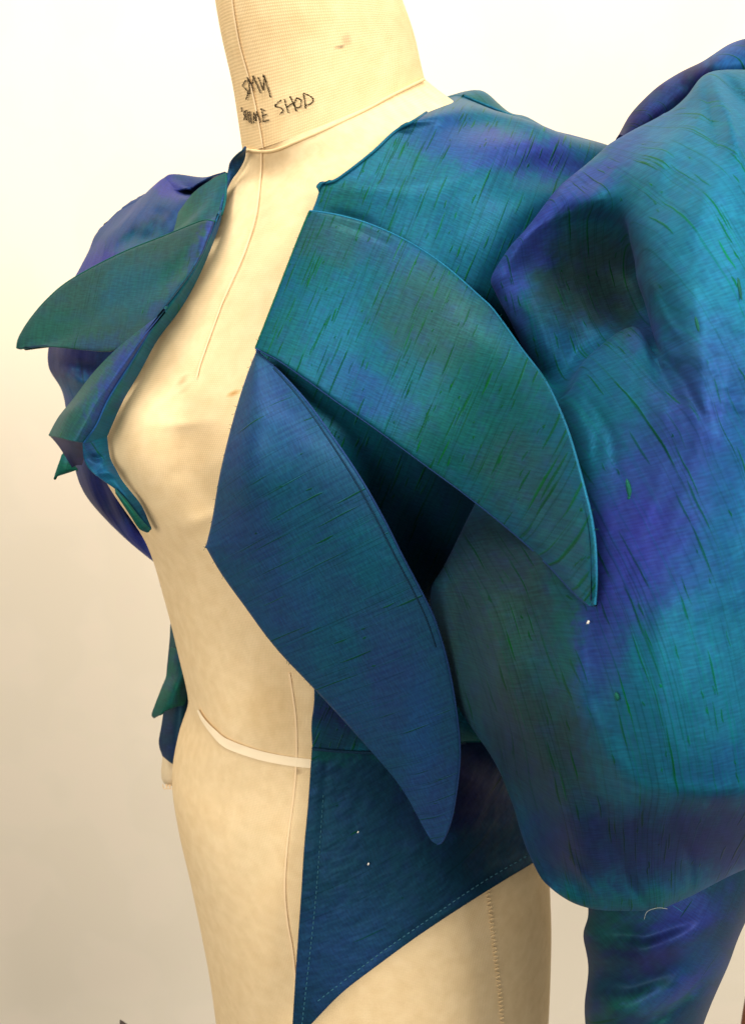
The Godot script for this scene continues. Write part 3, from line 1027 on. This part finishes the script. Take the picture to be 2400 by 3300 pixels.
	# lower sleeve, tight on the forearm
	cloth("lower_sleeve", S, [
		[[1290, 1900, .60], [1380, 1900, .575], [1480, 1900, .57], [1580, 1890, .58], [1680, 1880, .61]],
		[[1302, 2014, .605], [1380, 2014, .575], [1470, 2010, .568], [1570, 2000, .575], [1660, 1980, .61]],
		[[1292, 2072, .61], [1380, 2085, .58], [1460, 2090, .572], [1550, 2085, .58], [1620, 2075, .61]],
		[[1302, 2142, .62], [1370, 2150, .592], [1450, 2150, .584], [1530, 2145, .59], [1598, 2135, .62]],
		[[1294, 2222, .63], [1360, 2235, .602], [1430, 2235, .595], [1500, 2230, .602], [1560, 2222, .63]],
		[[1296, 2290, .64], [1350, 2300, .612], [1420, 2300, .605], [1480, 2295, .612], [1535, 2290, .64]],
		[[1300, 2400, .65], [1350, 2400, .625], [1410, 2400, .62], [1460, 2400, .625], [1500, 2400, .65]]],
		{"nu": 80, "nv": 80, "base": "n", "grain": 125.0, "mat": "smooth", "round": true, "patchy": .3, "thick": .0012, "smooth": 2, "ripple": .0008,
		"blobs": [[1420, 2110, 130, 40, 15, "p", .8], [1350, 2060, 70, 40, 0, "g", .5], [1420, 2225, 110, 26, -12, "g", .9], [1540, 2150, 70, 50, -40, "b", .4], [1330, 2180, 60, 60, 0, "n", .6], [1510, 2040, 80, 50, -30, "v", .5], [1480, 2200, 90, 18, -28, "v", .5]],
		"strokes": [{"p": [[1310, 2130], [1400, 2120], [1500, 2080], [1600, 2030]], "w": 30.0, "h": .007}, {"p": [[1310, 2215], [1390, 2240], [1480, 2200], [1570, 2120]], "w": 30.0, "h": .007}, {"p": [[1320, 2175], [1400, 2180], [1500, 2140]], "w": 22.0, "h": -.006}, {"p": [[1340, 2060], [1430, 2075], [1530, 2040]], "w": 16.0, "h": -.006}, {"p": [[1400, 2290], [1470, 2250], [1540, 2190]], "w": 14.0, "h": -.006}]})


func slub(parent: Node3D, ctrl: Array, r: float) -> void:
	var p := []
	for q in rail(ctrl, 12):
		p.append(spot(q))
	part("slub", tube(p, r, parent.global_position, flat_color("g"), true, 7), M.smooth, parent)


func near_lapels(J: Node3D) -> void:
	# lower lapel: lies under the upper one
	var low := cloth("lower_lapel", J, [
		[[567, 778, .572], [540, 850, .568], [512, 945, .566], [487, 1050, .575], [470, 1150, .598], [456, 1210, .610], [456, 1211, .610], [490, 1270, .615], [540, 1340, .620], [610, 1434, .626], [700, 1530, .632], [780, 1617, .640], [882, 1736, .647], [936, 1830, .650], [955, 1862, .650], [964, 1868, .650]],
		[[567, 777, .570], [562, 850, .556], [560, 950, .542], [560, 1050, .547], [570, 1150, .566], [590, 1230, .582], [640, 1320, .594], [720, 1440, .608], [800, 1560, .622], [880, 1690, .636], [940, 1810, .646], [965, 1868, .6495]],
		[[568, 776, .569], [590, 840, .555], [630, 930, .540], [680, 1040, .542], [740, 1180, .560], [800, 1310, .576], [850, 1430, .588], [900, 1570, .606], [940, 1700, .624], [960, 1800, .639], [967, 1869, .649]],
		[[568, 775, .568], [590, 797, .564], [620, 824, .560], [680, 890, .551], [740, 972, .545], [800, 1062, .547], [850, 1150, .552], [894, 1237, .558], [936, 1316, .564], [967, 1384, .571], [994, 1480, .584], [1012, 1585, .600], [1018, 1680, .616], [1003, 1797, .634], [982, 1858, .645], [968, 1869, .649]]],
		{"nu": 130, "nv": 60, "base": "k", "grain": -27.0, "mat": "lines", "patchy": .14, "thick": .0022, "pillow": 70.0,
		"blobs": [[590, 980, 110, 70, -40, "v", .2], [560, 1180, 90, 60, 0, "i", .7], [820, 1240, 60, 110, -25, "t", .7], [640, 1100, 60, 150, -25, "t", .4], [740, 1420, 50, 200, -25, "t", .4], [880, 1500, 60, 120, -20, "i", .8], [960, 1760, 60, 120, 0, "i", .9], [930, 1620, 40, 120, 0, "b", .5], [640, 1330, 70, 90, -30, "v", .15], [800, 1580, 60, 90, -30, "v", .15], [600, 860, 50, 60, 0, "i", .7]],
		"strokes": [{"p": [[840, 1240], [900, 1225]], "w": 6.0, "h": .0005}, {"p": [[830, 1210], [880, 1240]], "w": 5.0, "h": -.0004}]})
	low[0].set_meta("label", "long blue lower lapel with fine ribs, pointing down")
	fray(low[0], edge(low[1], "top"), 6, 60, .0028)
	fray(low[0], edge(low[1], "bottom"), 7, 40, .002)
	piping("lapel_edge", edge(low[1], "bottom"), .00065, "i", low[0], .0006)
	var ed := []
	for k in 131:
		ed.append(low[1][4][k])
	var st := []
	for k in range(6, 80):
		st.append(low[1][56][k] + (eye.origin - low[1][56][k]).normalized() * .0002)
	part("stitch_line", tube(st, .0005, low[0].global_position, flat_color("n"), false, 5), M.smooth, low[0])
	# upper lapel: broad leaf that swings over the near sleeve
	var up := cloth("upper_lapel", J, [
		[[686, 467, .556], [720, 471, .552], [760, 479, .549], [820, 497, .545], [900, 533, .545], [980, 585, .548], [1060, 655, .545], [1095, 690, .538], [1154, 772, .512], [1209, 847, .482], [1254, 947, .450], [1289, 1067, .424], [1312, 1167, .410], [1319, 1262, .407], [1316, 1338, .409]],
		[[660, 530, .558], [720, 545, .550], [800, 570, .544], [900, 620, .542], [1000, 690, .540], [1080, 770, .524], [1150, 870, .497], [1210, 985, .464], [1255, 1100, .434], [1290, 1220, .414], [1315, 1339, .409]],
		[[625, 620, .560], [700, 650, .550], [800, 690, .543], [900, 750, .541], [1000, 840, .534], [1080, 930, .515], [1150, 1030, .486], [1215, 1130, .452], [1265, 1240, .424], [1314, 1340, .409]],
		[[592, 705, .562], [680, 750, .551], [780, 795, .545], [880, 865, .543], [970, 950, .536], [1060, 1040, .517], [1140, 1130, .486], [1210, 1210, .452], [1265, 1285, .424], [1312, 1341, .410]],
		[[566, 771, .564], [590, 784, .560], [621, 801, .556], [680, 842, .552], [750, 893, .550], [822, 943, .550], [944, 1032, .545], [1039, 1102, .527], [1144, 1187, .490], [1214, 1252, .456], [1264, 1307, .428], [1300, 1338, .413], [1310, 1342, .411]]],
		{"nu": 140, "nv": 80, "base": "t", "grain": 113.0, "mat": "slub", "patchy": .26, "thick": .0022, "pillow": 70.0,
		"blobs": [[740, 520, 110, 60, 15, "s", .6], [860, 560, 70, 50, 30, "i", .4], [960, 700, 130, 110, 40, "s", .75], [1100, 860, 130, 90, 50, "g", .6], [1000, 970, 140, 90, 40, "g", .6], [700, 720, 90, 90, 30, "c", .4], [800, 850, 90, 50, 30, "b", .6], [860, 900, 70, 40, 30, "b", .6], [620, 740, 60, 80, 20, "g", .4], [1150, 1050, 90, 90, 40, "s", .6], [1240, 1180, 60, 120, -20, "s", .5], [1280, 1000, 40, 120, -15, "t", .7], [700, 600, 60, 40, 0, "g", .4]],
		"strokes": [{"p": [[740, 492], [800, 512], [860, 540]], "w": 8.0, "h": -.0012}]})
	up[0].set_meta("label", "broad teal upper lapel with green slubs, crossing onto the puffed sleeve")
	fray(up[0], edge(up[1], "top"), 8, 70, .0026)
	fray(up[0], edge(up[1], "left"), 9, 30, .0022)
	piping("lapel_edge", edge(up[1], "top"), .00065, "c", up[0], .0002)
	piping("lapel_edge", edge(up[1], "bottom"), .00055, "i", up[0], .0)
	piping("lapel_edge", edge(up[1], "left"), .00065, "g", up[0], .0)


func stray(parent: Node3D, ctrl: Array, mat: Material) -> void:
	var p := []
	for q in rail(ctrl, 20):
		p.append(spot(q))
	part("stray_thread", tube(p, .00013, parent.global_position, flat_color("c"), false, 5), mat, parent)


func fray(parent: Node3D, pts: Array, rng_seed: int, count: int, longest: float) -> void:
	var rng := RandomNumberGenerator.new()
	rng.seed = rng_seed
	var st := SurfaceTool.new()
	st.begin(Mesh.PRIMITIVE_TRIANGLES)
	for k in count:
		var i := rng.randi_range(1, pts.size() - 2)
		var a: Vector3 = pts[i].lerp(pts[i + 1], rng.randf())
		var dir := Vector3(rng.randf_range(-1, 1), rng.randf_range(-1, 1), rng.randf_range(0, .8)).normalized() * longest * rng.randf_range(.3, 1)
		var bend := Vector3(rng.randf_range(-1, 1), rng.randf_range(-1, 1), 0) * longest * .4
		st.append_from(tube([a - dir * .1, a + dir * .4 + bend * .3, a + dir * .8 + bend], .00013, parent.global_position, flat_color("g"), false, 3), 0, Transform3D())
	var o := part("frayed_fibres", st.commit(), M.smooth, parent)
	o.set_meta("kind", "stuff")


func far_side(J: Node3D) -> void:
	# inside of the collar and the front edge at the neck
	cloth("collar", J, [
		[[546, 326, .008], [541, 350, .008], [520, 388, .008], [503, 421, .006], [494, 462, .006]],
		[[541, 334, .016], [528, 355, .018], [512, 385, .018], [502, 415, .016], [492, 466, .012]],
		[[535, 338, .020], [515, 357, .022], [506, 378, .022], [499, 410, .020], [490, 468, .016]]],
		{"nu": 40, "nv": 20, "base": "n", "grain": 100.0, "mat": "smooth", "blobs": [[500, 420, 14, 50, 0, "b", .6]]})
	cloth("shoulder_front", J, [
		[[500, 382, .622], [473, 395, .632], [430, 425, .650], [395, 470, .672]],
		[[500, 400, .619], [478, 420, .625], [440, 460, .640], [385, 510, .668]],
		[[498, 440, .615], [470, 460, .622], [420, 500, .640], [372, 535, .664]],
		[[490, 472, .611], [470, 490, .616], [430, 530, .634], [380, 570, .658]]],
		{"nu": 40, "nv": 30, "base": "g", "grain": 100.0, "mat": "smooth", "patchy": .3, "blobs": [[470, 440, 30, 50, 30, "t", .5]]})
	# far puffed sleeve
	var S := Node3D.new()
	S.name = "puffed_sleeve"
	J.add_child(S, true)
	S.set_meta("label", "smaller far puffed sleeve, dark below the lapel")
	cloth("sleeve_puff", S, [
		[[500, 383, .70], [490, 386, .70], [473, 391, .705], [445, 405, .71], [420, 418, .72], [400, 412, .73]],
		[[470, 400, .74], [440, 420, .745], [420, 424, .745], [393, 398, .75], [370, 390, .755], [350, 405, .76], [327, 428, .765], [287, 451, .77], [247, 488, .775]],
		[[470, 430, .705], [420, 440, .70], [380, 440, .71], [340, 445, .72], [300, 465, .73], [260, 495, .745], [213, 518, .78]],
		[[430, 480, .70], [390, 490, .69], [340, 500, .695], [290, 510, .71], [240, 530, .735], [197, 555, .78]],
		[[410, 540, .70], [370, 550, .69], [320, 560, .69], [270, 575, .705], [220, 590, .735], [178, 592, .78]],
		[[390, 620, .73], [340, 640, .705], [280, 650, .705], [220, 660, .725], [180, 660, .75], [145, 655, .79]],
		[[370, 720, .75], [320, 740, .725], [260, 750, .72], [200, 755, .735], [150, 750, .76], [114, 742, .80]],
		[[350, 800, .76], [300, 810, .735], [240, 820, .735], [180, 825, .75], [140, 820, .77], [108, 810, .80]],
		[[340, 900, .77], [290, 900, .745], [240, 905, .745], [200, 905, .755], [160, 895, .78], [140, 872, .80]],
		[[340, 1000, .78], [300, 1000, .755], [250, 1010, .75], [210, 1010, .76], [180, 1000, .775], [155, 970, .80]],
		[[350, 1090, .79], [310, 1090, .765], [270, 1100, .76], [235, 1100, .77], [205, 1095, .78], [180, 1078, .805]],
		[[370, 1180, .79], [340, 1180, .775], [310, 1180, .77], [285, 1180, .775], [262, 1175, .785], [242, 1158, .81]],
		[[400, 1250, .80], [385, 1250, .79], [365, 1248, .785], [345, 1242, .79], [325, 1232, .80], [302, 1206, .815]],
		[[420, 1290, .81], [410, 1290, .81], [400, 1285, .81], [385, 1275, .81], [370, 1262, .815], [352, 1240, .82]]],
		{"nu": 80, "nv": 130, "base": "i", "grain": "loft", "size": Vector2(.35, .2), "mat": "smooth", "patchy": .2, "thick": .0012, "smooth": 3, "ripple": .001,
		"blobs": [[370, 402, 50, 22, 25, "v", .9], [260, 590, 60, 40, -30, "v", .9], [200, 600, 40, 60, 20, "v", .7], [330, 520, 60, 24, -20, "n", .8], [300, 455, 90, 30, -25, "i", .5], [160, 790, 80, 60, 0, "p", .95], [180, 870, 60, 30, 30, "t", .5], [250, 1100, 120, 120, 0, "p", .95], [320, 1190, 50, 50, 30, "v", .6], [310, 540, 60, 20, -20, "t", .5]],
		"strokes": [{"p": [[425, 420], [440, 445], [470, 455]], "w": 9.0, "h": -.006}, {"p": [[345, 465], [370, 478]], "w": 9.0, "h": -.005}, {"p": [[270, 545], [300, 520], [350, 535]], "w": 12.0, "h": -.005}, {"p": [[260, 565], [320, 550], [370, 520]], "w": 12.0, "h": .008}, {"p": [[265, 600], [300, 590], [345, 570]], "w": 10.0, "h": -.006}, {"p": [[370, 400], [400, 420], [420, 440]], "w": 10.0, "h": .006}, {"p": [[150, 830], [190, 850], [230, 870]], "w": 14.0, "h": .010}, {"p": [[130, 800], [180, 815], [240, 830]], "w": 12.0, "h": -.006}, {"p": [[270, 1030], [290, 1110], [330, 1200]], "w": 14.0, "h": -.012}, {"p": [[240, 1040], [260, 1120], [300, 1190]], "w": 14.0, "h": .006}, {"p": [[300, 1100], [330, 1170], [350, 1220]], "w": 10.0, "h": .006}]})
	cloth("lower_sleeve", S, [
		[[470, 1300, .86], [420, 1300, .83], [405, 1320, .83], [396, 1340, .84]],
		[[470, 1370, .86], [420, 1370, .83], [400, 1375, .825], [379, 1378, .845]],
		[[470, 1420, .86], [420, 1420, .83], [398, 1420, .825], [376, 1415, .845]],
		[[470, 1500, .86], [420, 1500, .83], [395, 1500, .825], [368, 1500, .845]],
		[[470, 1560, .86], [420, 1560, .835], [395, 1560, .83], [365, 1555, .85]],
		[[470, 1610, .86], [420, 1610, .835], [390, 1610, .83], [358, 1604, .85]],
		[[470, 1650, .86], [420, 1655, .84], [390, 1655, .83], [352, 1645, .85]],
		[[470, 1690, .86], [430, 1698, .84], [388, 1694, .835], [360, 1674, .85]]],
		{"nu": 30, "nv": 60, "base": "n", "grain": 90.0, "mat": "smooth", "blobs": [[385, 1400, 20, 60, 0, "g", .6], [390, 1640, 40, 40, 0, "p", .3]]})
	cloth("sleeve_flap", S, [
		[[430, 1430, .825], [400, 1440, .815], [378, 1433, .83]],
		[[425, 1490, .82], [400, 1490, .81], [370, 1490, .83]],
		[[418, 1530, .82], [390, 1520, .805], [359, 1520, .83]],
		[[408, 1560, .82], [375, 1560, .81], [345, 1556, .83]],
		[[395, 1562, .82], [366, 1574, .815], [336, 1582, .835]],
		[[380, 1570, .822], [358, 1578, .818], [341, 1590, .836]]],
		{"nu": 24, "nv": 40, "base": "g", "grain": 100.0, "mat": "smooth", "blobs": [[400, 1500, 20, 60, 0, "n", .6]]})
	# upper far lapel
	var up := cloth("upper_lapel", J, [
		[[478, 490, .603], [474, 490, .600], [447, 489, .606], [367, 521, .628], [267, 561, .650], [160, 618, .668], [107, 661, .674], [67, 708, .679], [43, 748, .682], [38, 771, .683]],
		[[463, 528, .603], [458, 530, .600], [420, 545, .608], [340, 585, .626], [240, 630, .648], [150, 680, .665], [80, 730, .675], [40, 771, .683]],
		[[446, 568, .604], [441, 570, .601], [400, 600, .610], [320, 640, .626], [220, 690, .648], [130, 725, .667], [40, 772, .683]],
		[[412, 622, .606], [406, 626, .603], [360, 660, .611], [280, 700, .629], [200, 730, .648], [120, 755, .667], [42, 773, .683]],
		[[333, 724, .615], [326, 730, .613], [300, 748, .617], [250, 776, .629], [187, 775, .646], [110, 768, .664], [67, 771, .675], [46, 774, .683]]],
		{"nu": 80, "nv": 50, "base": "s", "grain": 100.0, "mat": "smooth", "patchy": .12, "thick": .0014, "pillow": 60.0,
		"blobs": [[300, 640, 90, 60, -30, "t", .45], [446, 545, 16, 80, 28, "v", .8], [375, 655, 16, 60, 35, "v", .6], [395, 610, 26, 90, 32, "g", .6], [230, 760, 60, 20, 0, "i", .4], [120, 730, 80, 40, -20, "g", .4]],
		"strokes": [{"p": [[460, 500], [430, 580], [350, 700]], "w": 16.0, "h": .004}]})
	up[0].set_meta("label", "far upper lapel, grey-green, pointing out to the left")
	piping("lapel_edge", edge(up[1], "top"), .00055, "g", up[0], .0)
	# lower far lapel rolled out from the front edge
	var lo := cloth("lower_lapel", J, [
		[[374, 677, .611], [354, 703, .612], [333, 732, .613], [287, 808, .615], [240, 885, .614], [215, 940, .615], [186, 981, .618]],
		[[368, 684, .603], [345, 714, .604], [315, 752, .606], [265, 820, .608], [217, 884, .607], [190, 930, .608], [164, 976, .611]],
		[[360, 692, .604], [330, 724, .606], [288, 765, .610], [237, 822, .613], [188, 882, .615], [155, 917, .618], [132, 968, .622]],
		[[352, 698, .606], [320, 722, .610], [282, 752, .615], [250, 780, .619], [206, 826, .628], [160, 886, .636], [130, 923, .641], [108, 963, .646]]],
		{"nu": 80, "nv": 40, "base": "g", "grain": 120.0, "mat": "smooth", "patchy": .1, "thick": .0014,
		"blobs": [[350, 690, 24, 120, 35, "v", .6], [250, 850, 30, 130, 33, "v", .75], [230, 800, 40, 130, 35, "s", .5], [150, 920, 40, 50, 30, "s", .6]]})
	lo[0].set_meta("label", "far lower lapel rolled outward below the bust, green turning violet")
	piping("lapel_edge", edge(lo[1], "top"), .00065, "b", lo[0], .0012)
	cloth("lapel_underside", lo[0], [
		[[186, 981, .621], [164, 976, .614], [132, 968, .625], [109, 963, .648]],
		[[188, 1000, .640], [168, 1000, .640], [150, 995, .645], [132, 990, .655]],
		[[180, 1030, .668], [172, 1030, .668], [166, 1032, .668], [160, 1035, .67]]],
		{"nu": 24, "nv": 20, "base": "p", "grain": 100.0, "mat": "smooth"})
	cloth("lapel_tip", lo[0], [
		[[139, 1005, .675], [150, 1010, .675], [165, 1030, .675], [172, 1040, .675]],
		[[129, 1030, .675], [140, 1032, .672], [152, 1040, .672], [164, 1043, .675]],
		[[119, 1060, .678], [121, 1058, .677], [126, 1056, .677], [130, 1054, .678]]],
		{"nu": 16, "nv": 16, "base": "g", "grain": 100.0, "mat": "smooth", "thick": .002})
	# facing between the lapel and the bust
	cloth("front_facing", J, [
		[[494, 466, .617], [481, 515, .618], [443, 608, .619], [400, 685, .625], [350, 752, .634], [310, 825, .638], [273, 888, .638], [238, 967, .644]],
		[[490, 470, .608], [474, 518, .609], [436, 602, .610], [389, 678, .615], [342, 742, .622], [298, 817, .625], [257, 887, .625], [212, 974, .630]],
		[[484, 476, .603], [466, 520, .603], [432, 592, .604], [379, 671, .608], [333, 731, .614], [287, 808, .616], [240, 885, .616], [187, 981, .620]],
		[[470, 482, .611], [446, 524, .611], [408, 592, .611], [355, 671, .614], [309, 731, .620], [262, 808, .622], [216, 885, .622], [175, 975, .624]]],
		{"nu": 90, "nv": 24, "base": "t", "grain": 120.0, "mat": "smooth", "blobs": [[400, 660, 20, 160, 33, "g", .5], [260, 880, 20, 60, 33, "g", .6], [480, 500, 20, 40, 20, "b", .5]]})
	cloth("lower_facing", J, [
		[[238, 966, .644], [244, 1011, .643], [258, 1040, .643], [273, 1066, .643], [311, 1116, .645], [336, 1168, .655]],
		[[215, 972, .632], [225, 1020, .632], [245, 1050, .634], [268, 1082, .636], [302, 1130, .643], [335, 1172, .654]],
		[[187, 983, .621], [191, 1023, .628], [209, 1048, .631], [232, 1065, .633], [267, 1093, .638], [290, 1125, .644], [325, 1176, .654]]],
		{"nu": 60, "nv": 24, "base": "t", "grain": 60.0, "mat": "smooth", "blobs": [[205, 1000, 16, 50, 0, "i", .8], [310, 1130, 40, 30, 40, "n", .7], [240, 1040, 30, 30, 0, "b", .4]],
		"strokes": [{"p": [[200, 1010], [215, 1015], [228, 1012]], "w": 6.0, "h": -.006}, {"p": [[215, 1050], [240, 1045], [260, 1055]], "w": 8.0, "h": .004}]})
	cloth("facing_turn", J, [
		[[258, 1082, .634], [285, 1112, .637], [310, 1145, .641], [334, 1172, .650]],
		[[256, 1086, .633], [290, 1128, .635], [310, 1160, .640], [330, 1178, .649]],
		[[256, 1092, .634], [288, 1140, .638], [308, 1170, .643], [325, 1179, .650]]],
		{"nu": 20, "nv": 12, "base": "g", "grain": 60.0, "mat": "smooth", "thick": .001})
	

# ---------------------------------------------------------------- small things
func make_bits() -> void:
	for b in [[1300, 1378, .419, 6.5, "small bright white lint speck on the near puffed sleeve, below the lapel tip"], [792, 1842, 0, 4.0, "tiny pale lint fleck on the dark peplum, the upper of two"], [815, 1913, 0, 5.0, "pale elongated lint fleck on the dark peplum, the lower of two"]]:
		var z: float = b[2] if b[2] > 0 else body(b[0], b[1]) - .0215
		var p := spot(Vector3(b[0], b[1], z))
		var o := thing("lint_speck", b[4], "lint", p, "lint specks on the jacket")
		var r: float = b[3] * .75 * K * z
		part("fluff", tube([p + Vector3(-r * .5, -r * .7, 0), p + Vector3(0, 0, .0006), p + Vector3(r * .3, r * .8, .0004), p + Vector3(r * .5, r, 0)], r * .55, o.global_position, Color.WHITE, true, 7), M.lint, o)
	var q := spot(Vector3(392, 2310, 1.05))
	var tip := thing("dark_spike", "dark pointed tip just showing at the lower left edge", "stand foot", q)
	part("spike", tube([spot(Vector3(400, 2420, 1.05)), spot(Vector3(285, 2300, 1.05)), spot(Vector3(275, 2275, 1.05)), spot(Vector3(267, 2258, 1.05))], .006, q, Color.WHITE, true, 8), M.dark, tip)
	var w := spot(Vector3(1690, 2300, .9))
	var chair := thing("chair_back", "reddish brown wooden edge at the lower right corner", "chair", w)
	part("wooden_rail", tube([spot(Vector3(1650, 2400, .9)), spot(Vector3(1648, 2310, .9)), spot(Vector3(1656, 2250, .9)), spot(Vector3(1668, 2180, .9)), spot(Vector3(1690, 2100, .9))], .006, w, Color.WHITE, false, 10), M.wood, chair)
